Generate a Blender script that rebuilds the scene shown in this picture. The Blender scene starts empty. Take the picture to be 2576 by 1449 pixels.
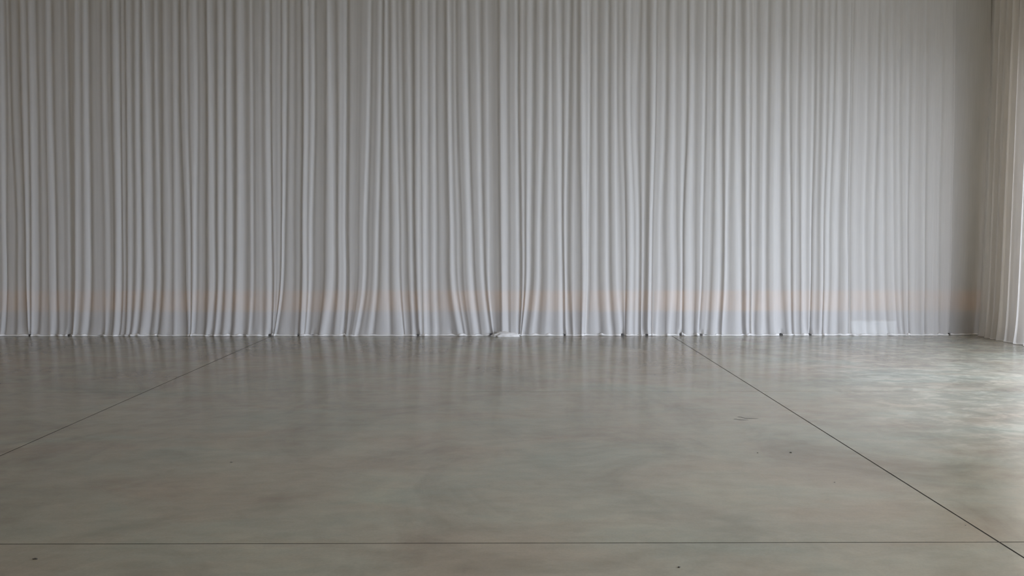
import bpy, bmesh, math, random
import numpy as np
from mathutils import Vector, Matrix

rng = np.random.default_rng(7)
random.seed(7)
scene = bpy.context.scene
COL = scene.collection

# ------------------------------------------------------------------ camera
W, H, F = 2576.0, 1449.0, 2150.0
CAM_H = 1.5
PITCH = math.atan(140.5 / F)
YAW = math.atan(12.0 / F)                     # looks a hair to the right
cam_data = bpy.data.cameras.new('camera')
cam_data.sensor_width = 36.0
cam_data.lens = 36.0 * F / W
cam_data.clip_end = 300
cam = bpy.data.objects.new('camera', cam_data)
COL.objects.link(cam)
cam.location = (0, 0, CAM_H)
cam.rotation_euler = (math.pi / 2 - PITCH, 0, -YAW)
scene.camera = cam

# ------------------------------------------------------------------ world (pale overcast sky)
world = bpy.data.worlds.new('world')
scene.world = world
world.use_nodes = True
wbg = world.node_tree.nodes['Background']
wbg.inputs['Color'].default_value = (0.812, 0.885, 1.02, 1)
wbg.inputs['Strength'].default_value = 8.0

scene.view_settings.view_transform = 'Standard'
scene.view_settings.look = 'None'
scene.view_settings.gamma = 1.0
scene.view_settings.use_curve_mapping = False
scene.view_settings.exposure = 0.56
try:
    scene.cycles.use_denoising = True
    scene.cycles.max_bounces = 9
    scene.cycles.diffuse_bounces = 5
    scene.cycles.glossy_bounces = 3
    scene.cycles.use_adaptive_sampling = True
    scene.cycles.adaptive_threshold = 0.06
    scene.cycles.transparent_max_bounces = 12
except Exception:
    pass

# ------------------------------------------------------------------ room sizes
D_BACK = 12.33        # curtain line
WALL_BACK = 12.80
WALL_RIGHT = 7.2
WALL_LEFT = -10.6
WALL_FRONT = -7.0
CEIL = 5.7
SIDE_X = 6.86         # side curtain line
# doorways in the right wall; last is a slot added to backlight the side curtain: (y0, y1, top)
DOORS_AND_GLOW_SLOT = [(2.2, 9.8, 3.9), (-6.4, 1.6, 3.9), (10.95, 11.35, 3.9)]

for (y0, y1, zt) in DOORS_AND_GLOW_SLOT:
    ld = bpy.data.lights.new('daylight_portal', 'AREA')
    ld.shape = 'RECTANGLE'
    ld.size = zt
    ld.size_y = (y1 - y0)
    ld.cycles.is_portal = True
    lo = bpy.data.objects.new('daylight_portal', ld)
    lo.location = (WALL_RIGHT + 0.15, (y0 + y1) / 2, zt / 2)
    lo.rotation_euler = (0, math.radians(90), 0)
    COL.objects.link(lo)


# ------------------------------------------------------------------ helpers
def pix_dir(px, py):
    x = (px - W / 2) / F
    y = -(py - H / 2) / F
    d = Vector((x, y, -1.0))
    return cam.rotation_euler.to_matrix() @ d


def on_floor(px, py, z=0.0):
    d = pix_dir(px, py)
    t = (z - CAM_H) / d.z
    return Vector((0, 0, CAM_H)) + d * t


def on_plane_y(px, py, Y):
    d = pix_dir(px, py)
    t = Y / d.y
    return Vector((0, 0, CAM_H)) + d * t


def obj(name, me, mat=None, parent=None, smooth=False, **props):
    o = bpy.data.objects.new(name, me)
    COL.objects.link(o)
    if mat is not None and len(me.materials) == 0:
        me.materials.append(mat)
    if parent is not None:
        o.parent = parent
    for k, v in props.items():
        o[k] = v
    if smooth:
        me.polygons.foreach_set('use_smooth', [True] * len(me.polygons))
    return o


def empty(name, loc, **props):
    o = bpy.data.objects.new(name, None)
    o.empty_display_size = 0.2
    o.location = loc
    COL.objects.link(o)
    for k, v in props.items():
        o[k] = v
    return o


def mesh_from(name, verts, faces):
    me = bpy.data.meshes.new(name)
    me.from_pydata([tuple(v) for v in verts], [], faces)
    me.update()
    return me


def box_mesh(name, lo, hi, bevel=0.0):
    bm = bmesh.new()
    bmesh.ops.create_cube(bm, size=1.0)
    for v in bm.verts:
        for k in range(3):
            v.co[k] = lo[k] + (v.co[k] + 0.5) * (hi[k] - lo[k])
    if bevel > 0:
        bmesh.ops.bevel(bm, geom=list(bm.edges), offset=bevel, segments=2, affect='EDGES', profile=0.6)
    me = bpy.data.meshes.new(name)
    bm.to_mesh(me)
    bm.free()
    return me


def new_mat(name):
    m = bpy.data.materials.new(name)
    m.use_nodes = True
    nt = m.node_tree
    for n in list(nt.nodes):
        if n.type != 'OUTPUT_MATERIAL':
            nt.nodes.remove(n)
    return m, nt, nt.nodes['Material Output']


def noise(nt, vec, scale, detail=4, rough=0.55, dist=0.0, sc=(1, 1, 1)):
    mp = nt.nodes.new('ShaderNodeMapping')
    mp.inputs['Scale'].default_value = sc
    nt.links.new(vec, mp.inputs['Vector'])
    n = nt.nodes.new('ShaderNodeTexNoise')
    n.inputs['Scale'].default_value = scale
    n.inputs['Detail'].default_value = detail
    n.inputs['Roughness'].default_value = rough
    n.inputs['Distortion'].default_value = dist
    nt.links.new(mp.outputs[0], n.inputs['Vector'])
    return n.outputs['Fac']


def ramp(nt, fac, stops, interp='LINEAR'):
    r = nt.nodes.new('ShaderNodeValToRGB')
    r.color_ramp.interpolation = interp
    el = r.color_ramp.elements
    while len(el) < len(stops):
        el.new(0.5)
    for e, (p, c) in zip(el, stops):
        e.position = p
        e.color = (c[0], c[1], c[2], 1) if not isinstance(c, (int, float)) else (c, c, c, 1)
    nt.links.new(fac, r.inputs['Fac'])
    return r.outputs['Color']


def mix(nt, fac, a, b, mode='MIX'):
    n = nt.nodes.new('ShaderNodeMix')
    n.data_type = 'RGBA'
    n.blend_type = mode
    for sock, val in ((n.inputs['Factor'], fac), (n.inputs['A'], a), (n.inputs['B'], b)):
        if hasattr(val, 'is_linked') or hasattr(val, 'links'):
            nt.links.new(val, sock)
        elif isinstance(val, (int, float)):
            sock.default_value = val
        else:
            sock.default_value = (val[0], val[1], val[2], 1)
    # the RGBA sockets share names with float ones: link by index
    return n.outputs['Result']


def rgba_mix(nt, fac, a, b, mode='MIX'):
    n = nt.nodes.new('ShaderNodeMixRGB')
    n.blend_type = mode
    for sock, val in ((n.inputs[0], fac), (n.inputs[1], a), (n.inputs[2], b)):
        if isinstance(val, bpy.types.NodeSocket):
            nt.links.new(val, sock)
        elif isinstance(val, (int, float)):
            sock.default_value = val
        else:
            sock.default_value = (val[0], val[1], val[2], 1)
    return n.outputs[0]


# ------------------------------------------------------------------ materials
def plain_mat(name, col, rough=0.8, var=0.12, scale=3.0):
    m, nt, out = new_mat(name)
    tc = nt.nodes.new('ShaderNodeNewGeometry')
    n = noise(nt, tc.outputs['Position'], scale, 5)
    c = ramp(nt, n, [(0.3, [v * (1 - var) for v in col]), (0.7, [min(1, v * (1 + var)) for v in col])])
    b = nt.nodes.new('ShaderNodeBsdfPrincipled')
    b.inputs['Roughness'].default_value = rough
    nt.links.new(c, b.inputs['Base Color'])
    nt.links.new(b.outputs[0], out.inputs['Surface'])
    return m


def concrete_mat():
    m, nt, out = new_mat('polished_concrete')
    g = nt.nodes.new('ShaderNodeNewGeometry')
    P = g.outputs['Position']
    big = noise(nt, P, 0.34, 3, 0.5, 0.3)
    mid = noise(nt, P, 1.1, 5, 0.6, 0.5, (0.7, 1.3, 1))
    mid2 = noise(nt, P, 0.8, 5, 0.62, 0.8, (1.2, 0.8, 1))
    fine = noise(nt, P, 6.0, 6, 0.65, 0.3, (0.7, 1.2, 1))
    grit = noise(nt, P, 70.0, 3, 0.6)
    # warm grey-brown to grey-green cement
    c = ramp(nt, mid, [(0.34, (0.272, 0.236, 0.180)), (0.52, (0.280, 0.264, 0.206)), (0.68, (0.258, 0.264, 0.212))])
    c2 = ramp(nt, mid2, [(0.30, (0.70, 0.69, 0.67)), (0.5, (1, 1, 1)), (0.74, (1.13, 1.11, 1.08))])
    c = rgba_mix(nt, 0.85, c, c2, 'MULTIPLY')
    c3 = ramp(nt, fine, [(0.30, (0.86, 0.855, 0.84)), (0.55, (1, 1, 1)), (0.75, (1.10, 1.10, 1.09))])
    c = rgba_mix(nt, 0.8, c, c3, 'MULTIPLY')
    c4 = ramp(nt, big, [(0.35, (0.92, 0.90, 0.87)), (0.65, (1.06, 1.06, 1.05))])
    c = rgba_mix(nt, 0.8, c, c4, 'MULTIPLY')
    c5 = ramp(nt, grit, [(0.3, (0.93, 0.93, 0.93)), (0.6, (1.03, 1.03, 1.03))])
    c = rgba_mix(nt, 0.6, c, c5, 'MULTIPLY')
    # flecked, worn slab towards the doorways, with bluish daylight painted into the colour
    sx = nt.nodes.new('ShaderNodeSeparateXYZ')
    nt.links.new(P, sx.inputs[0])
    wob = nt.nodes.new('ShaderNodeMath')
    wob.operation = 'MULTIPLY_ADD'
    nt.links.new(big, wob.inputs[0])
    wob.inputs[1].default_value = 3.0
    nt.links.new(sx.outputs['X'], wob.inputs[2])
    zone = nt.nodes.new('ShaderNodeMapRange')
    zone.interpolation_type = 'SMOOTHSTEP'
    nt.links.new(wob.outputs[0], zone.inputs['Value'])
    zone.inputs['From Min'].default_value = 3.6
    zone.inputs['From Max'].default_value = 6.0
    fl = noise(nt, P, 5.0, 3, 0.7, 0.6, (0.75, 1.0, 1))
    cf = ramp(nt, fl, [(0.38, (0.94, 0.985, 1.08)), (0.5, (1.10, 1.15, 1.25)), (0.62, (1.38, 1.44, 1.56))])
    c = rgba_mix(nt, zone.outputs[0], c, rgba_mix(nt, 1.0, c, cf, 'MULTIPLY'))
    b = nt.nodes.new('ShaderNodeBsdfPrincipled')
    nt.links.new(c, b.inputs['Base Color'])
    r = nt.nodes.new('ShaderNodeMapRange')
    nt.links.new(mid, r.inputs['Value'])
    r.inputs['From Min'].default_value = 0.3
    r.inputs['From Max'].default_value = 0.7
    r.inputs['To Min'].default_value = 0.20
    r.inputs['To Max'].default_value = 0.24
    nt.links.new(r.outputs[0], b.inputs['Roughness'])
    b.inputs['IOR'].default_value = 1.5
    # gentle trowel waviness
    wv = noise(nt, P, 1.5, 2, 0.45, 0.2)
    bp = nt.nodes.new('ShaderNodeBump')
    bp.inputs['Strength'].default_value = 0.015
    bp.inputs['Distance'].default_value = 0.004
    nt.links.new(wv, bp.inputs['Height'])
    nt.links.new(bp.outputs[0], b.inputs['Normal'])
    nt.links.new(b.outputs[0], out.inputs['Surface'])
    return m


def sheer_mat(name, see_through, col=(0.80, 0.795, 0.79), transl=0.22):
    m, nt, out = new_mat(name)
    g = nt.nodes.new('ShaderNodeNewGeometry')
    n = noise(nt, g.outputs['Position'], 9.0, 4, 0.5, 0.0, (6, 1, 0.25))
    c = ramp(nt, n, [(0.3, [v * 0.95 for v in col]), (0.7, col)])
    d = nt.nodes.new('ShaderNodeBsdfDiffuse')
    t = nt.nodes.new('ShaderNodeBsdfTranslucent')
    nt.links.new(c, d.inputs['Color'])
    nt.links.new(c, t.inputs['Color'])
    mx = nt.nodes.new('ShaderNodeMixShader')
    mx.inputs[0].default_value = transl
    nt.links.new(d.outputs[0], mx.inputs[1])
    nt.links.new(t.outputs[0], mx.inputs[2])
    if see_through > 0:
        tr = nt.nodes.new('ShaderNodeBsdfTransparent')
        m2 = nt.nodes.new('ShaderNodeMixShader')
        m2.inputs[0].default_value = see_through
        nt.links.new(mx.outputs[0], m2.inputs[1])
        nt.links.new(tr.outputs[0], m2.inputs[2])
        nt.links.new(m2.outputs[0], out.inputs['Surface'])
    else:
        nt.links.new(mx.outputs[0], out.inputs['Surface'])
    return m


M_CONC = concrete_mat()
M_SUB = plain_mat('joint_dirt', (0.035, 0.032, 0.028), 0.95)
M_SUB.node_tree.nodes['Principled BSDF'].inputs['Specular IOR Level'].default_value = 0.0
M_WALL = plain_mat('painted_wall', (0.75, 0.63, 0.48), 0.85, 0.04, 0.7)
M_WALLB = plain_mat('grey_wall', (0.34, 0.33, 0.30), 0.85, 0.05, 0.7)
M_BAND = plain_mat('tan_boarding', (0.58, 0.33, 0.17), 0.75, 0.30, 2.2)
M_KERB = plain_mat('grey_kerb', (0.20, 0.22, 0.27), 0.85, 0.12, 2.0)
M_CEIL = plain_mat('ceiling_paint', (0.62, 0.54, 0.44), 0.9, 0.04, 0.5)
M_YARD = plain_mat('yard_paving', (0.34, 0.34, 0.33), 0.95, 0.1, 0.6)
M_SHEER = sheer_mat('sheer_fabric', 0.34)
M_SHEER1 = sheer_mat('sheer_fabric_single', 0.42)
M_HEM = sheer_mat('hem_fabric', 0.04, (0.82, 0.815, 0.81), 0.2)
M_BOX = plain_mat('pale_plastic', (0.70, 0.77, 0.82), 0.5, 0.05, 6)
M_SCRAP = plain_mat('dark_scrap', (0.03, 0.025, 0.018), 0.8, 0.3, 40)
M_STAIN = plain_mat('grey_stain', (0.08, 0.075, 0.062), 0.5, 0.3, 30)

# ------------------------------------------------------------------ structure: floor of slabs
root_floor = empty('floor', (0, 0, 0), kind='structure',
                   label='polished grey concrete floor cut into large slabs')
GX = [WALL_LEFT, -9.20, -3.41, 2.385, WALL_RIGHT + 0.25]
j_near = on_floor(1288, 1366).y
j_mid = on_floor(1288, 985.5).y
step = j_mid - j_near
GY = [WALL_FRONT, j_near - 2 * step, j_near - step, j_near, j_mid, WALL_BACK + 0.2]
GAPX = {1: .004, 2: .012, 3: .0100}
GAPY = {1: .004, 2: .004, 3: .0095, 4: .008}
for i in range(len(GX) - 1):
    for j in range(len(GY) - 1):
        x0 = GX[i] + GAPX.get(i, 0) / 2
        x1 = GX[i + 1] - GAPX.get(i + 1, 0) / 2
        y0 = GY[j] + GAPY.get(j, 0) / 2
        y1 = GY[j + 1] - GAPY.get(j + 1, 0) / 2
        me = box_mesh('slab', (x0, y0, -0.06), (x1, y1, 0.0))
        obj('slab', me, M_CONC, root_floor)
for i in (1, 2, 3):
    g = GAPX[i] / 2
    obj('joint_filler', box_mesh('joint_filler', (GX[i] - g, GY[0], -.05), (GX[i] + g, GY[-1], -.0012)), M_SUB, root_floor)
for j in (1, 2, 3, 4):
    g = GAPY[j] / 2
    obj('joint_filler', box_mesh('joint_filler', (GX[0], GY[j] - g, -.05), (GX[-1], GY[j] + g, -.0014)), M_SUB, root_floor)
me = box_mesh('slab_bed', (GX[0], GY[0], -0.12), (GX[-1], GY[-1], -0.05))
obj('slab_bed', me, M_SUB, root_floor)

# ------------------------------------------------------------------ walls, ceiling, yard
obj('wall_back', box_mesh('wall_back', (WALL_LEFT - .2, WALL_BACK, -0.1), (WALL_RIGHT + .3, WALL_BACK + .2, CEIL)),
    M_WALLB, kind='structure')
obj('wall_left', box_mesh('wall_left', (WALL_LEFT - .2, WALL_FRONT, -0.1), (WALL_LEFT, WALL_BACK, CEIL)),
    M_WALL, kind='structure')
obj('wall_front', box_mesh('wall_front', (WALL_LEFT - .2, WALL_FRONT - .2, -0.1), (WALL_RIGHT + .3, WALL_FRONT, CEIL)),
    M_WALL, kind='structure')
obj('ceiling', box_mesh('ceiling', (WALL_LEFT - .2, WALL_FRONT - .2, CEIL), (WALL_RIGHT + .3, WALL_BACK + .2, CEIL + .2)),
    M_CEIL, kind='structure')
# right wall with doorways and the added slot
bm = bmesh.new()


def bm_box(bm, lo, hi):
    r = bmesh.ops.create_cube(bm, size=1.0)
    for v in r['verts']:
        for k in range(3):
            v.co[k] = lo[k] + (v.co[k] + 0.5) * (hi[k] - lo[k])


edges = sorted(DOORS_AND_GLOW_SLOT)
ycur = WALL_FRONT
for (y0, y1, zt) in edges:
    bm_box(bm, (WALL_RIGHT, ycur, -0.1), (WALL_RIGHT + .3, y0, CEIL))
    bm_box(bm, (WALL_RIGHT, y0, zt), (WALL_RIGHT + .3, y1, CEIL))
    ycur = y1
bm_box(bm, (WALL_RIGHT, ycur, -0.1), (WALL_RIGHT + .3, WALL_BACK, CEIL))
me = bpy.data.meshes.new('wall_right')
bm.to_mesh(me)
bm.free()
obj('wall_right', me, M_WALL, kind='structure')
obj('ground', box_mesh('ground', (WALL_RIGHT + .3, -40, -0.15), (60, 50, -0.03)), M_YARD, kind='structure')

# tan band and grey kerb along the back wall, seen through the fabric
zb1 = on_plane_y(1288, 783, WALL_BACK - .03).z
zb2 = on_plane_y(1288, 732, WALL_BACK - .03).z
obj('trim_1', box_mesh('trim_1', (WALL_LEFT, WALL_BACK - .03, zb1), (WALL_RIGHT, WALL_BACK, zb2)), M_BAND,
    kind='structure')
obj('baseboard_back', box_mesh('baseboard_back', (WALL_LEFT, WALL_BACK - .05, 0), (WALL_RIGHT, WALL_BACK, zb1)), M_KERB,
    kind='structure')

# ------------------------------------------------------------------ the folds
# each fold line: x at picture heights 0, 300, 560, 740, 842, then how strongly the cloth turns
# towards the right (+) or the left (-) there, then its half width
YS = np.array([0, 300, 560, 740, 842], float)
FOLDS = """
-40 -34 -30 -28 -30 .7 4
-22 -16 -10 -8 -6 -.5 4
4 8 10.5 13 7 .7 3
14 19 18 19 16 -.4 3
16 23 33 30 30 .35 5
25 31 42 42 42 -.5 3
36 42 52 52 55 .3 4
49 56 64.5 68 73 -.7 3
59 66 71 73 77 .6 4
69 75 79 79 80 -.6 2.5
80 86 88 88 85 .75 6
91 97 100 101 98 -.4 3
104 108 114 113 112 .2 4
113 117 122 124 127 -.3 3
120 125 132.6 135 134 .8 4
130 135 141 143 146 -.4 3.5
146 149 155 156 156 .2 6
162 168 172.5 173.6 173.6 .7 2.2
174 178 182 183 184 -.3 4
187 187 189 189 186 -.4 2.5
194.5 197 197 196 190 .5 5
204 206 208 207 200 -.3 3
215 218 222 222 215 .9 3.5
225 228 231 231 226 -.4 4
243 244 246 248 250 .15 6
254 256 262 263 264 -.3 3
262 265 272 273 270 .45 4
279 282.5 288 288 285 -.45 3
292 297 301.5 300 297 .95 4
301.5 304 307 308 303 -.7 2.2
308 311 313 314 310 .25 2.5
315.5 319 320.5 320.5 318 -.9 1.8
323 325 328 327 324 .5 4
335 336 339 337 331 -.35 3
346 347 351 348.5 341 .9 4
354.5 355.5 359 358 350 -.6 3
363 372 374 375.5 367 .75 6
382 384 387 387 379 -.5 3
391 394 400 399 393 .65 3.5
406 408 408 409 401 -.5 3
416 419 424 422 418 .4 5
432 434 436 436 436 -.3 3
441 443 446 446 446 .5 5
451.5 453.5 463 467 472 -.75 3
465 469 476 478 479.5 .45 3
474 478 483 483 481 -.3 2
490 493 490.5 489 485 .95 4
498 500 498 497 493 -.4 3
508 508 507 507 506 .25 4
517.6 520.7 520 520 517 -.75 3.5
526 532 535 536 528 .8 5
543.5 544.5 544.6 544.6 538 -.65 3
556 557 556 555 547 .65 4
566 567 567 564.5 559 -.65 2.5
578 578 581 581 576 .9 4
591 593 592.7 590 586 -.7 4
604.5 605.5 605.6 604.4 601 .8 6
619 620 622 621 618 -.25 5
632 634.5 635 635 630 .65 3.5
637 639 640 640 636 -.5 3
650 650 652 652 652 .2 6
661 661 664 665 664 -.25 4
674 676 679.5 680.7 679.5 .8 4
682 683 685.6 687.7 684.5 -1 2
692 690 692 692 686.5 .25 3
703 702 703 699 689 .3 3
707.5 708 708 703 690 -.4 1.5
717 716 712 706.5 692.5 1.05 3.2
724.5 722.5 718 712 698 -.55 3
735 734 732 730 720 .2 5
744 744 742 742 738 -.35 4
752 752 751 750 746 .15 4
759.5 762 759 758 753 -.8 3
771 771 767.5 767.5 763 .75 4
778 778 774 773 767 -.25 2
787 788 781.6 779 771 .95 3
792 793 788 786 778 -.55 3
806 807 806 804 797 -.1 8
820 820 818 815 803 -.5 3
828 833 835.6 832 817 .9 4.5
846 849 848 847 838 -.55 3.5
857 858 856 856 850 .4 5
870 869.5 867 868.4 862.5 1.1 3
875.5 875.5 873 874 868.5 -.7 2.5
893 891 888 886 876 .25 6
903 900 898 894 880 -.25 5
930.5 926.4 917.7 913 896.6 1 3.2
936 932 925 920 904 -.5 3
958 955 949.4 943.5 933 .85 2.8
965 962 957 953 944 -.55 3
972 973 973 973 976 .75 3.8
981 982 984 985 989 -.35 3.5
991.6 994.7 1000 1003 1013 .75 4
1000 1003 1007 1010 1018 -.3 3
1007.5 1010 1014 1016 1022 .35 3.5
1015 1017 1023 1027 1034 -.55 3.5
1027 1032 1035 1038.7 1044.6 .7 4
1040.5 1041.5 1042.5 1047 1052 -.9 2.2
1054 1055 1055 1057 1061 .6 4
1058.8 1058.8 1061 1062.5 1065 -.6 2
1072 1072 1070.5 1071.6 1074 .9 6
1078 1079 1080 1081 1085 -.65 3
1093 1093 1094 1095 1099 .8 3
1098 1098 1101 1102 1107 -.4 3
1111 1111 1113 1117 1128 .1 6
1121 1123 1128 1132 1148 -.6 3.2
1129 1132.5 1137 1144 1162 .95 3
1138 1139 1145 1152 1168 -.25 3
1144 1146 1153 1158 1174 .3 3
1149 1151.5 1160 1166 1180 -.45 3
1168 1174 1180.7 1187.7 1199.5 .85 4
1177.5 1181.5 1189 1197 1209 -.65 3
1201 1205 1209 1217 1230.5 .85 3.6
1211 1213 1217 1224 1237 -.4 3
1225.6 1227.7 1230 1232 1242 .6 3.4
1238 1239 1242 1244 1250 -.2 5
1255 1255.5 1257.5 1259.5 1260 -.75 3
1269 1268.5 1270 1270.5 1274 .85 6
1278 1279 1281 1281 1282 -.4 4
1291 1291 1292 1292 1291 -.1 3
1299 1301 1303 1305 1304 1.05 3.4
1306.5 1306.5 1310.5 1311 1307.5 -.95 2.4
1316 1316 1318 1317 1309.5 .2 3
1323.5 1322.5 1322 1320 1311 -.4 3
1335 1333 1330 1326.5 1314 .9 4.5
1345 1343 1340 1336 1324 -.45 4
1362 1362 1356.7 1353 1342.6 .75 3.6
1374 1372 1367 1365 1358 -.5 4
1386 1385.5 1385 1385 1381 .65 4.5
1391.5 1391.5 1395 1396 1394 -.55 3
1404 1408 1409.5 1412 1414 .95 4
1417 1417 1416 1419 1420 -.75 2
1431 1427.5 1423 1425 1427 .8 3
1438 1434 1431 1432 1437 -.55 3.5
1449 1447.5 1444 1444 1445 .35 4
1457 1456 1459 1460 1459 -.6 4
1468 1469.5 1471.7 1471.7 1467 1.05 4.5
1481 1482 1478 1476.5 1472.5 .6 2
1487 1486 1484 1482 1478 -.5 2.5
1501 1499.5 1500 1500 1504 .7 3.5
1507 1506 1507 1508 1513 -.4 3.5
1527 1526 1527 1529 1535 .85 3.6
1535 1533.5 1535 1538 1545 -.5 3
1549.7 1549.7 1551.6 1556 1564 .9 3.2
1555 1555 1562 1566 1569 -.65 3
1565 1564 1572 1573 1571 .2 3
1571 1571 1576 1576 1573 -.45 3
1585 1584 1591 1590 1588 1.05 4
1590 1588 1597 1596 1594.5 -.6 2.2
1605 1598 1605 1604 1602 .5 4
1614 1608 1612 1611 1610 -.3 4
1624 1622 1620 1618 1615 .35 4
1632 1631 1628 1625 1622.5 -.7 4
1649 1646.5 1638.5 1635.5 1633 1.15 4
1656 1652 1645 1642.5 1641 -.7 2
1672 1670 1661 1659 1653 .5 5
1680 1678 1671.5 1673.5 1672 -.6 4
1694.6 1694.6 1692 1693 1686 .85 5
1704 1702 1702 1703 1698 -.35 4
1721.5 1719.5 1714.5 1715 1713 .75 4
1732 1730 1720.5 1719.5 1718 -.8 2
1744 1742 1737 1737 1735 .95 5
1752 1750 1748 1748 1745 -.3 5
1775 1771.5 1766 1763 1756 .9 3.4
1779.5 1776.5 1770.5 1766.5 1760 -.8 2.4
1790 1787 1783 1779 1772 .15 5
1801 1798 1795 1790 1784 -.5 4
1807.5 1806 1808 1806 1799 1 3.2
1819 1815.5 1816 1813 1806 .2 2
1824 1820 1820.5 1817 1811 -.6 2.6
1838 1834 1828 1826 1818 .8 4
1845 1842 1838 1838 1835 -.45 5
1853.5 1854 1856.7 1860 1861 .8 3.6
1862 1862 1864 1865 1866 .3 3
1870.5 1870.5 1871 1871 1871 -.65 4
1883.5 1883 1881.5 1882.5 1881 1.1 3.6
1891 1890 1888 1888.5 1887 -.65 3
1901.5 1900.5 1897 1896 1894 .55 4
1909 1908 1906 1904 1900 -.5 4
1917 1916 1913.5 1912 1909 .1 2
1930 1925 1921.5 1921.5 1921 .9 4
1937 1933 1930 1930 1931 -.45 4
1958.5 1956 1953 1954 1953 .8 7
1973 1970 1969 1971 1976 -.55 4
1986 1985 1988 1988.5 1990 1 3.4
1992 1990.5 1992.5 1993 1994.5 -.6 2.4
2010 2004.5 2002 2001 2001 .5 4
2015.5 2010.5 2011.5 2012 2011 -.65 3
2027 2026 2022 2022 2024 .85 5
2036 2033 2031 2031 2031 -.3 2
2048 2046 2041 2040 2036 .75 3
2055 2052 2044.8 2042.5 2039.5 -.8 2.6
2062.5 2059.5 2054 2052 2048 .2 4
2068 2064.5 2059.5 2058 2055 -.55 3
2078 2074.5 2069 2068 2064.5 .9 3
2088 2083 2074 2072 2068 -.4 2
2098 2092.5 2084.5 2082 2076.5 1 4
2104 2097.5 2089.3 2088 2083 -.75 2.6
2114 2112 2105 2104 2100 .5 5
2127 2124 2116 2114 2112 -.4 4
2143 2137.5 2132.6 2134.5 2132 .95 3.6
2149 2142.5 2138.2 2138.5 2139 -.9 2
2158 2154 2150 2150 2150 .25 5
2180 2178.5 2172.5 2173.5 2175 .6 4
2188 2186 2180 2181 2183 -.3 4
2209 2202.5 2196.5 2195.5 2200 .75 4
2214 2209 2203 2204.5 2208 -.65 3.4
2223.6 2220.5 2219.5 2222 2228 .7 4
2232.5 2230 2229 2231 2236 -.45 4
2243 2245 2246.4 2250 2256 .8 3.4
2252 2250 2251 2254 2260 -.5 3
2264 2260.5 2262 2264 2268 .45 3
2268.5 2266 2268 2270 2273 -.5 3
2286 2283 2281.6 2282.5 2283 .7 3
2295 2291 2286 2287 2287 -.5 3
2306 2302 2300 2300 2300 .3 5
2315 2313 2312 2312 2312 -.3 4
2329 2326.5 2325 2324 2321.5 .7 3
2335 2333 2329 2328.5 2326 -.6 3
2350 2347 2345 2344 2342 .2 5
2371 2367 2361 2360 2359 .65 3
2376 2371.5 2365 2364 2363 -.55 3
2402 2400 2394 2391.5 2387 .6 3
2408 2406 2399 2396.5 2392 -.8 2.5
2440 2438 2434 2432 2430 .06 10
2470 2468 2466 2464 2462 -.1 8
2505 2503 2501 2499 2497 -.05 8
"""
FA = np.array([[float(t) for t in ln.split()] for ln in FOLDS.strip().splitlines()])
_r = np.random.default_rng(21)
_x, _extra = -56.0, []
while _x > -480:                       # the curtain runs on beyond the left edge of the picture
    for sg in (-1, 1):
        j = _r.uniform(-3, 3)
        _extra.append([_x - 6, _x, _x + 2, _x + 2 + j * .5, _x + 2 + j, sg * _r.uniform(.45, .95), _r.uniform(2.6, 5)])
        _x -= _r.uniform(8, 15)
FA = np.vstack([FA, np.array(_extra)])
FA = FA[np.argsort(FA[:, 1])]
FU = FA[:, 1]


def fold_px(u, py):
    """picture x of fold coordinate u at picture height py"""
    pyc = np.clip(py, -60, 845)
    R5 = FA[:, :5]
    h = np.diff(YS)
    dl = np.diff(R5, axis=1) / h
    m = np.empty_like(R5)
    m[:, 0], m[:, -1] = dl[:, 0], dl[:, -1]
    m[:, 1:-1] = (dl[:, :-1] * h[1:] + dl[:, 1:] * h[:-1]) / (h[1:] + h[:-1])
    if pyc <= 0:
        xs = R5[:, 0] + m[:, 0] * pyc
    else:
        k = min(int(np.searchsorted(YS, pyc, 'right')) - 1, len(YS) - 2)
        t = (pyc - YS[k]) / h[k]
        xs = ((2 * t ** 3 - 3 * t * t + 1) * R5[:, k] + (t ** 3 - 2 * t * t + t) * h[k] * m[:, k]
              + (-2 * t ** 3 + 3 * t * t) * R5[:, k + 1] + (t ** 3 - t * t) * h[k] * m[:, k + 1])
    xs = np.maximum.accumulate(xs + np.arange(len(xs)) * 1e-3)
    return np.interp(u, FU, xs)


U0, U1 = FU[0] + 1, 2500.0
DU = 1.25
uu = np.arange(U0, U1, DU)

# turning of the cloth along u
slope = np.zeros_like(uu)
for r in FA:
    slope += 1.3 * r[5] * np.exp(-0.5 * ((uu - r[1]) / (r[6] * 0.95)) ** 2)
# small crinkles between the main folds
crk = np.zeros_like(uu)
for c0 in np.arange(U0, U1, 7.0):
    c = c0 + rng.uniform(-3, 3)
    crk += rng.normal(0, 0.13) * np.exp(-0.5 * ((uu - c) / rng.uniform(1.4, 3.0)) ** 2)
fade = np.clip((2400 - uu) / 60, 0.15, 1)
slope = slope + crk * fade


def box_smooth(a, n):
    k = np.hanning(n)
    k /= k.sum()
    p = np.pad(a, n, mode='edge')
    return np.convolve(p, k, 'same')[n:-n]


PXM = D_BACK / F        # metres per picture pixel at the curtain
base_off = np.cumsum(slope - box_smooth(slope, 161)) * DU * PXM
base_off -= box_smooth(base_off, 161)
# the last panel by the corner hangs further back
base_off += 0.10 / (1 + np.exp(-(uu - 2405) / 3.0))

# rows of the cloth
zrow = np.concatenate([np.linspace(0.0, 0.10, 9)[:-1], np.linspace(0.10, 0.65, 16)[:-1],
                       np.linspace(0.65, 1.8, 12)[:-1], np.linspace(1.8, CEIL - .01, 15)])
pyrow = []
for z in zrow:
    d = Vector((0, D_BACK, z - CAM_H))
    dc = cam.rotation_euler.to_matrix().transposed() @ d
    pyrow.append(H / 2 + F * dc.y / dc.z)
pyrow = np.array(pyrow)

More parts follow.
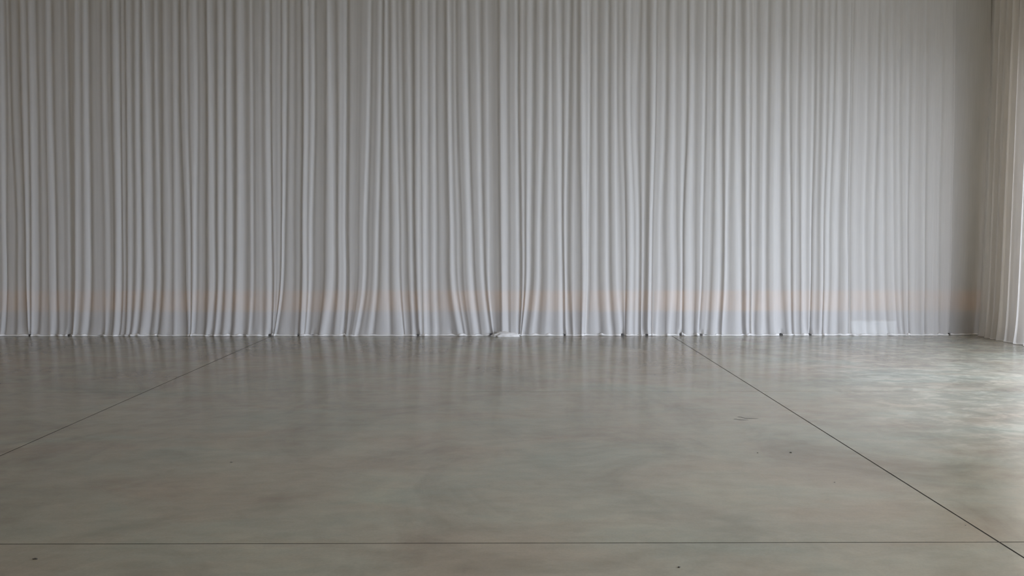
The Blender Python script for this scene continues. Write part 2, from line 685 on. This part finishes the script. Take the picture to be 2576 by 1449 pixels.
NR, NC = len(zrow), len(uu)
GXw = np.zeros((NR, NC))
GYw = np.zeros((NR, NC))
LOWN = box_smooth(rng.normal(0, 1, NC), 61)
LOWN /= np.abs(LOWN).max()
for i, z in enumerate(zrow):
    px = fold_px(uu, pyrow[i])
    xs = (px - W / 2) / F
    yy = -(pyrow[i] - H / 2) / F
    R = np.array(cam.rotation_euler.to_matrix())
    d = R @ np.vstack([xs, np.full(NC, yy), -np.ones(NC)])
    GXw[i] = d[0] / d[1] * D_BACK
    amp = 0.80 + 0.25 * np.clip(1 - z / 1.2, 0, 1) - 0.12 * np.clip((z - 3.0) / 2.5, 0, 1)
    kick = math.exp(-z / 0.10)
    GYw[i] = D_BACK + base_off * amp - kick * (0.030 + 0.025 * LOWN)

# places where the hem lifts or breaks (picture x at the floor)
BREAKS = [76, 138, 174, 256, 280, 342, 434, 478, 527, 574, 612, 640, 679, 752, 788, 864, 1018, 1052, 1136, 1236,
          1312, 1420, 1455, 1565, 1626, 1711, 1745, 1763, 1775, 1872, 1919, 1965, 1994, 2037, 2062, 2134, 2178, 2262,
          2283, 2370, 2390]
pxfloor = fold_px(uu, 845)
lift = np.zeros(NC)
STRONG = {76, 174, 679, 752, 1052, 1236, 1420, 1565, 1626, 1711, 1763, 1965, 2037, 2390}
for bx_ in BREAKS:
    g_ = rng.uniform(0.75, 1.15) if bx_ in STRONG else rng.uniform(0.15, 0.62)
    lift = np.maximum(lift, np.exp(-0.5 * ((pxfloor - bx_) / rng.uniform(2.5, 4.5)) ** 2) * g_)
# places where the hem gathers into a small lump
LUMPS = [7, 60, 150, 212, 296, 332, 345, 393, 445, 485, 575, 603, 690, 770, 862, 935, 1072, 1160, 1200, 1345, 1380, 1468,
         1512, 1586, 1634, 1682, 1715, 1752, 1800, 1881, 1950, 1988, 2022, 2072, 2110, 2132, 2174, 2245, 2283, 2360]
lump = np.zeros(NC)
for lx_ in LUMPS:
    lump = np.maximum(lump, np.exp(-0.5 * ((pxfloor - lx_) / rng.uniform(3, 7)) ** 2) * rng.uniform(0.3, 1.0))

# ------------------------------------------------------------------ curtain panels
# fold coordinate (u) of each joint between panels, with the label of the panel to its left
BOUNDS = [U0, 117, 180, 319.5, 478.5, 685, 874.5, 1058.5, 1308, 1485, 1653, 1892, 2142, 2404, U1]
ORD = ['leftmost', 'second', 'third', 'fourth', 'fifth', 'sixth', 'seventh', 'eighth', 'ninth', 'tenth', 'eleventh',
       'twelfth', 'thirteenth', 'fourteenth']
LABELS = [
    'white sheer curtain panel cut off by the left picture edge',
    'narrow grey-white sheer curtain panel, second from the left picture edge',
    'white sheer curtain panel, third from the left, above the dim floor',
    'white sheer curtain panel with a dark slit along its left side, fourth from left',
    'white sheer curtain panel ending at a long dark gap, fifth from left',
    'white sheer curtain panel right of the dark gap, its hem showing a rolled end',
    'white sheer curtain panel with soft folds sweeping left at the hem, seventh from left',
    'white sheer curtain panel whose hem is bunched into a white heap on the floor',
    'white sheer curtain panel just right of the bunched heap of hem',
    'white sheer curtain panel with two bright upright folds, tenth from the left',
    'white sheer curtain panel above where the long right-hand floor joint begins',
    'brightest white sheer curtain panel, left of the one hiding the pale box',
    'bluish white sheer curtain panel with the pale low box behind its hem',
    'flat shaded sheer curtain panel recessed in the right corner',
]
GROUP = 'white sheer curtain panels along the back wall'


def grid_mesh(name, X, Y, Z):
    nr, nc = X.shape
    v = np.stack([X, Y, Z], -1).reshape(-1, 3)
    idx = np.arange(nr * nc).reshape(nr, nc)
    f = np.stack([idx[:-1, :-1], idx[:-1, 1:], idx[1:, 1:], idx[1:, :-1]], -1).reshape(-1, 4)
    me = bpy.data.meshes.new(name)
    me.vertices.add(len(v))
    me.vertices.foreach_set('co', v.astype(np.float32).ravel())
    me.loops.add(f.size)
    me.loops.foreach_set('vertex_index', f.astype(np.int32).ravel())
    me.polygons.add(len(f))
    me.polygons.foreach_set('loop_start', np.arange(0, f.size, 4, dtype=np.int32))
    me.polygons.foreach_set('loop_total', np.full(len(f), 4, dtype=np.int32))
    me.update()
    me.validate()
    return me


def hem_mesh(xs, ys, keep, seed, up=0.030, out=0.026, lumps=None):
    """a rolled hem lying on the floor along the cloth's bottom edge, broken where keep is False"""
    r = np.random.default_rng(seed)
    prof = [(0.004, up), (-out * .55, up * .95), (-out * .95, up * .55), (-out, up * .18), (-out * .6, 0.001),
            (0.006, 0.001)]
    verts, faces = [], []
    wob = box_smooth(r.normal(0, 1, len(xs)), 15)
    wob = wob / (np.abs(wob).max() + 1e-6)
    prev = None
    for k in range(len(xs)):
        if not keep[k]:
            prev = None
            continue
        b = len(verts)
        s = 0.68 + 0.38 * wob[k] + (0.75 * lumps[k] if lumps is not None else 0.0)
        for (py_, pz) in prof:
            verts.append((xs[k], ys[k] + py_ * s, max(0.001, pz * s)))
        if prev is not None:
            n = len(prof)
            for q in range(n):
                faces.append((prev + q, prev + (q + 1) % n, b + (q + 1) % n, b + q))
        else:
            faces.append(tuple(range(b, b + len(prof))))
        prev = b
    return verts, faces


panels = []
for p in range(len(BOUNDS) - 1):
    a, b = BOUNDS[p], BOUNDS[p + 1]
    sel = np.where((uu >= a - (3.0 if p else 0)) & (uu <= b + 3.0))[0]
    off = 0.010 if p % 2 else 0.0
    cx = float(GXw[0, sel].mean())
    root = empty('sheer_curtain', (cx, D_BACK, 0), label=LABELS[p], category='curtain', group=GROUP)
    X = GXw[:, sel] - cx
    Y = GYw[:, sel] - D_BACK + off
    Z = np.repeat(zrow[:, None], len(sel), 1).copy()
    # the edge of the cloth lifts a little where the hem breaks
    zl = np.clip(1 - zrow[:, None] / 0.12, 0, 1)
    Z += 0.012 * zl + 0.020 * zl * lift[sel][None, :]
    Y += 0.035 * zl * lift[sel][None, :]
    me = grid_mesh('fabric', X, Y, Z)
    obj('fabric', me, M_SHEER1 if p == len(BOUNDS) - 2 else M_SHEER, root, smooth=True)
    # rolled hem
    yh = box_smooth(Y[0], 9) * 0.75 - 0.006
    keep = lift[sel] < 0.66
    v, f = hem_mesh(X[0], yh, keep, 100 + p, lumps=lump[sel])
    hm = mesh_from('hem', v, f)
    obj('hem', hm, M_HEM, root, smooth=True)
    panels.append(root)

# ------------------------------------------------------------------ heap of hem under the eighth panel
def crumple(name, size, seed, n=4, amp=0.35):
    bm = bmesh.new()
    bmesh.ops.create_icosphere(bm, subdivisions=n, radius=1.0)
    r = np.random.default_rng(seed)
    dirs = r.normal(0, 1, (26, 3))
    fr = r.uniform(2.0, 7.0, 26)
    ph = r.uniform(0, 6.28, 26)
    for v in bm.verts:
        c = np.array(v.co)
        s = 0.0
        for d, q, h in zip(dirs, fr, ph):
            s += abs(math.sin(q * float(np.dot(c, d)) * 0.7 + h)) - 0.6
        k = 1 + amp * s / 8.0
        x, y, z = c * k
        z = z if z > -0.2 else -0.2
        v.co = (x * size[0], y * size[1], (z + 0.2) * size[2])
    me = bpy.data.meshes.new(name)
    bm.to_mesh(me)
    bm.free()
    return me


hp = on_floor(1271, 846)
hb = obj('hem_heap', crumple('hem_heap', (0.19, 0.075, 0.052), 3), M_HEM, panels[7], smooth=True,
         label='crumpled white heap of spare fabric')
hb.location = (hp.x - panels[7].location.x, hp.y - D_BACK - 0.015, 0.0)
# rolled end of a hem under the sixth panel
kp = on_floor(754, 844)
verts, faces = [], []
NS = 40
for k in range(NS):
    t = k / (NS - 1)
    ang = t * 4.4 * math.pi
    rad = 0.007 + 0.021 * t
    cxx, czz = rad * math.cos(ang), 0.030 + rad * math.sin(ang)
    verts += [(cxx, -0.035, max(czz, .001)), (cxx, 0.05, max(czz, .001))]
    if k:
        q = 2 * k
        faces.append((q - 2, q, q + 1, q - 1))
rl = obj('hem_roll', mesh_from('hem_roll', verts, faces), M_HEM, panels[5], smooth=True)
rl.location = (kp.x - panels[5].location.x, kp.y - D_BACK - 0.02, 0)

# ------------------------------------------------------------------ side curtain at the right
# (metres along the wall from the back corner, turn, half width)
SF = []
for px_, a_, w_ in [(2478, .5, 4), (2487, -.8, 2.5), (2493, .6, 3), (2501, -.4, 2.5), (2507, .5, 3), (2519, -.9, 2.5),
                    (2526, .7, 3), (2535, -.9, 2.5), (2542, .6, 3), (2553, -.5, 3), (2561, -.7, 3), (2569, .9, 4),
                    (2582, -.7, 3), (2592, .6, 4), (2606, -.8, 3), (2618, .7, 4), (2632, -.8, 4), (2645, .6, 4)]:
    SF.append((SIDE_X * F / (px_ - 1276.0), a_, w_ * 0.0098))
ys = np.arange(10.85, 12.32, 0.006)
sl = np.zeros_like(ys)
for (c, a_, w_) in SF:
    sl += a_ * np.exp(-0.5 * ((ys - c) / w_) ** 2)
so = np.cumsum(sl - box_smooth(sl, 41)) * 0.006
so -= box_smooth(so, 61)
so = so * 2.6
zr2 = zrow
root = empty('sheer_curtain', (SIDE_X, 11.8, 0),
             label='white sheer curtain panel hanging along the right wall, at right picture edge',
             category='curtain', group='white sheer curtain along the right wall')
Xs = np.zeros((len(zr2), len(ys)))
Ysd = np.zeros_like(Xs)
Zs = np.zeros_like(Xs)
sway = box_smooth(rng.normal(0, 1, len(ys)), 31)
sway /= np.abs(sway).max()
for i, z in enumerate(zr2):
    k = math.exp(-z / 0.25)
    Xs[i] = so * (0.85 + 0.3 * math.exp(-z)) - 0.03 * k + 0.02 * (z / CEIL)
    Ysd[i] = ys - 11.8 + 0.03 * k * sway
    Zs[i] = z + 0.006
obj('fabric', grid_mesh('fabric', Xs, Ysd, Zs), M_SHEER, root, smooth=True)
v, f = hem_mesh(ys - 11.8, Xs[0] * 0.9, np.ones(len(ys), bool), 55, 0.016, 0.018)
v = [(y + 0.0, x, z) for (x, y, z) in v]
obj('hem', mesh_from('hem', v, f), M_HEM, root, smooth=True)

# ------------------------------------------------------------------ pale low box standing behind the curtain
bl = on_plane_y(2138, 842, D_BACK + .2)
br = on_plane_y(2252, 842, D_BACK + .2)
bt = on_plane_y(2200, 808, D_BACK + .2)
root = empty('storage_box', ((bl.x + br.x) / 2, D_BACK + .28, 0), category='box',
             label='pale low box on the floor behind the sheer curtain')
hw = (br.x - bl.x) / 2
obj('body', box_mesh('body', (-hw, -.09, 0.0), (hw, .09, bt.z - .03), .008), M_BOX, root)
obj('lid', box_mesh('lid', (-hw - .006, -.096, bt.z - .03), (hw + .006, .096, bt.z), .006), M_BOX, root)


# ------------------------------------------------------------------ scraps and specks on the floor
def scrap(px, py, length, depth, height, label, seed, rot=0.0, mat=M_SCRAP):
    r = random.Random(seed)
    n = 10
    bm = bmesh.new()
    lo, hi = [], []
    for k in range(n):
        t = 2 * math.pi * k / n
        q = r.uniform(0.75, 1.1)
        x, y = math.cos(t) * length / 2 * q, math.sin(t) * depth / 2 * q
        lo.append(bm.verts.new((x, y, 0.0)))
        hi.append(bm.verts.new((x * .85, y * .8, height * r.uniform(.6, 1.1))))
    bm.faces.new(hi)
    bm.faces.new(lo[::-1])
    for k in range(n):
        bm.faces.new((lo[k], lo[(k + 1) % n], hi[(k + 1) % n], hi[k]))
    me = bpy.data.meshes.new('floor_scrap')
    bm.to_mesh(me)
    bm.free()
    o = obj('floor_scrap', me, mat, label=label, category='scrap', group='small dark scraps on the floor')
    p = on_floor(px, py)
    o.location = (p.x, p.y, 0.0002)
    o.rotation_euler = (0, 0, rot)
    return o


scrap(88.5, 1407, .026, .010, .005, 'small dark oblong scrap near the bottom left picture corner', 1)
scrap(1708, 1427.5, .013, .010, .004, 'small dark scrap on the floor by the bottom picture edge', 2, .3)
scrap(1989, 1138.5, .013, .022, .004, 'tiny dark speck left of the long right-hand floor joint', 3, .4)
scrap(1906, 1139.5, .008, .014, .003, 'fainter tiny speck left of its darker neighbour', 4, .2, M_STAIN)
scrap(2100, 1213.5, .009, .010, .002, 'tiny grey speck on the floor right of centre', 5, .1, M_STAIN)
scrap(2429, 1321.5, .008, .006, .002, 'tiny dark speck just below the right floor joint', 6, .1, M_STAIN)
scrap(582, 1163, .022, .018, .002, 'small dull brown spot left of centre on the floor', 7, .2, M_STAIN)


# faint curved scuffs right of centre
def scuff(pts, half, label):
    verts, faces = [], []
    for k, (px, py) in enumerate(pts):
        p = on_floor(px, py)
        t = math.sin(math.pi * k / (len(pts) - 1)) * .8 + .2
        for dy, z in ((-half * t, .0), (-half * t * .6, .0008), (half * t * .6, .0008), (half * t, .0)):
            verts.append((p.x, p.y + dy, z))
        if k:
            b = 4 * k
            for q in range(3):
                faces.append((b - 4 + q, b + q, b + q + 1, b - 3 + q))
    c = np.mean(np.array(verts), 0)
    verts = [(v[0] - c[0], v[1] - c[1], v[2] + .0002) for v in verts]
    o = obj('floor_scuff', mesh_from('floor_scuff', verts, faces), M_STAIN, smooth=True, label=label, category='scuff',
            group='dark scuffs on the floor right of centre')
    o.location = (c[0], c[1], 0)


scuff([(1855, 1048.5), (1862, 1049), (1868, 1050.5), (1874, 1052.2), (1886, 1052.6), (1907, 1053)], .014,
      'upper of two thin curved scuffs on the floor right of centre')
scuff([(1846, 1054.2), (1852, 1054.2), (1858, 1055.8), (1868, 1056.3), (1883, 1056.6)], .014,
      'lower of two thin curved scuffs on the floor right of centre')
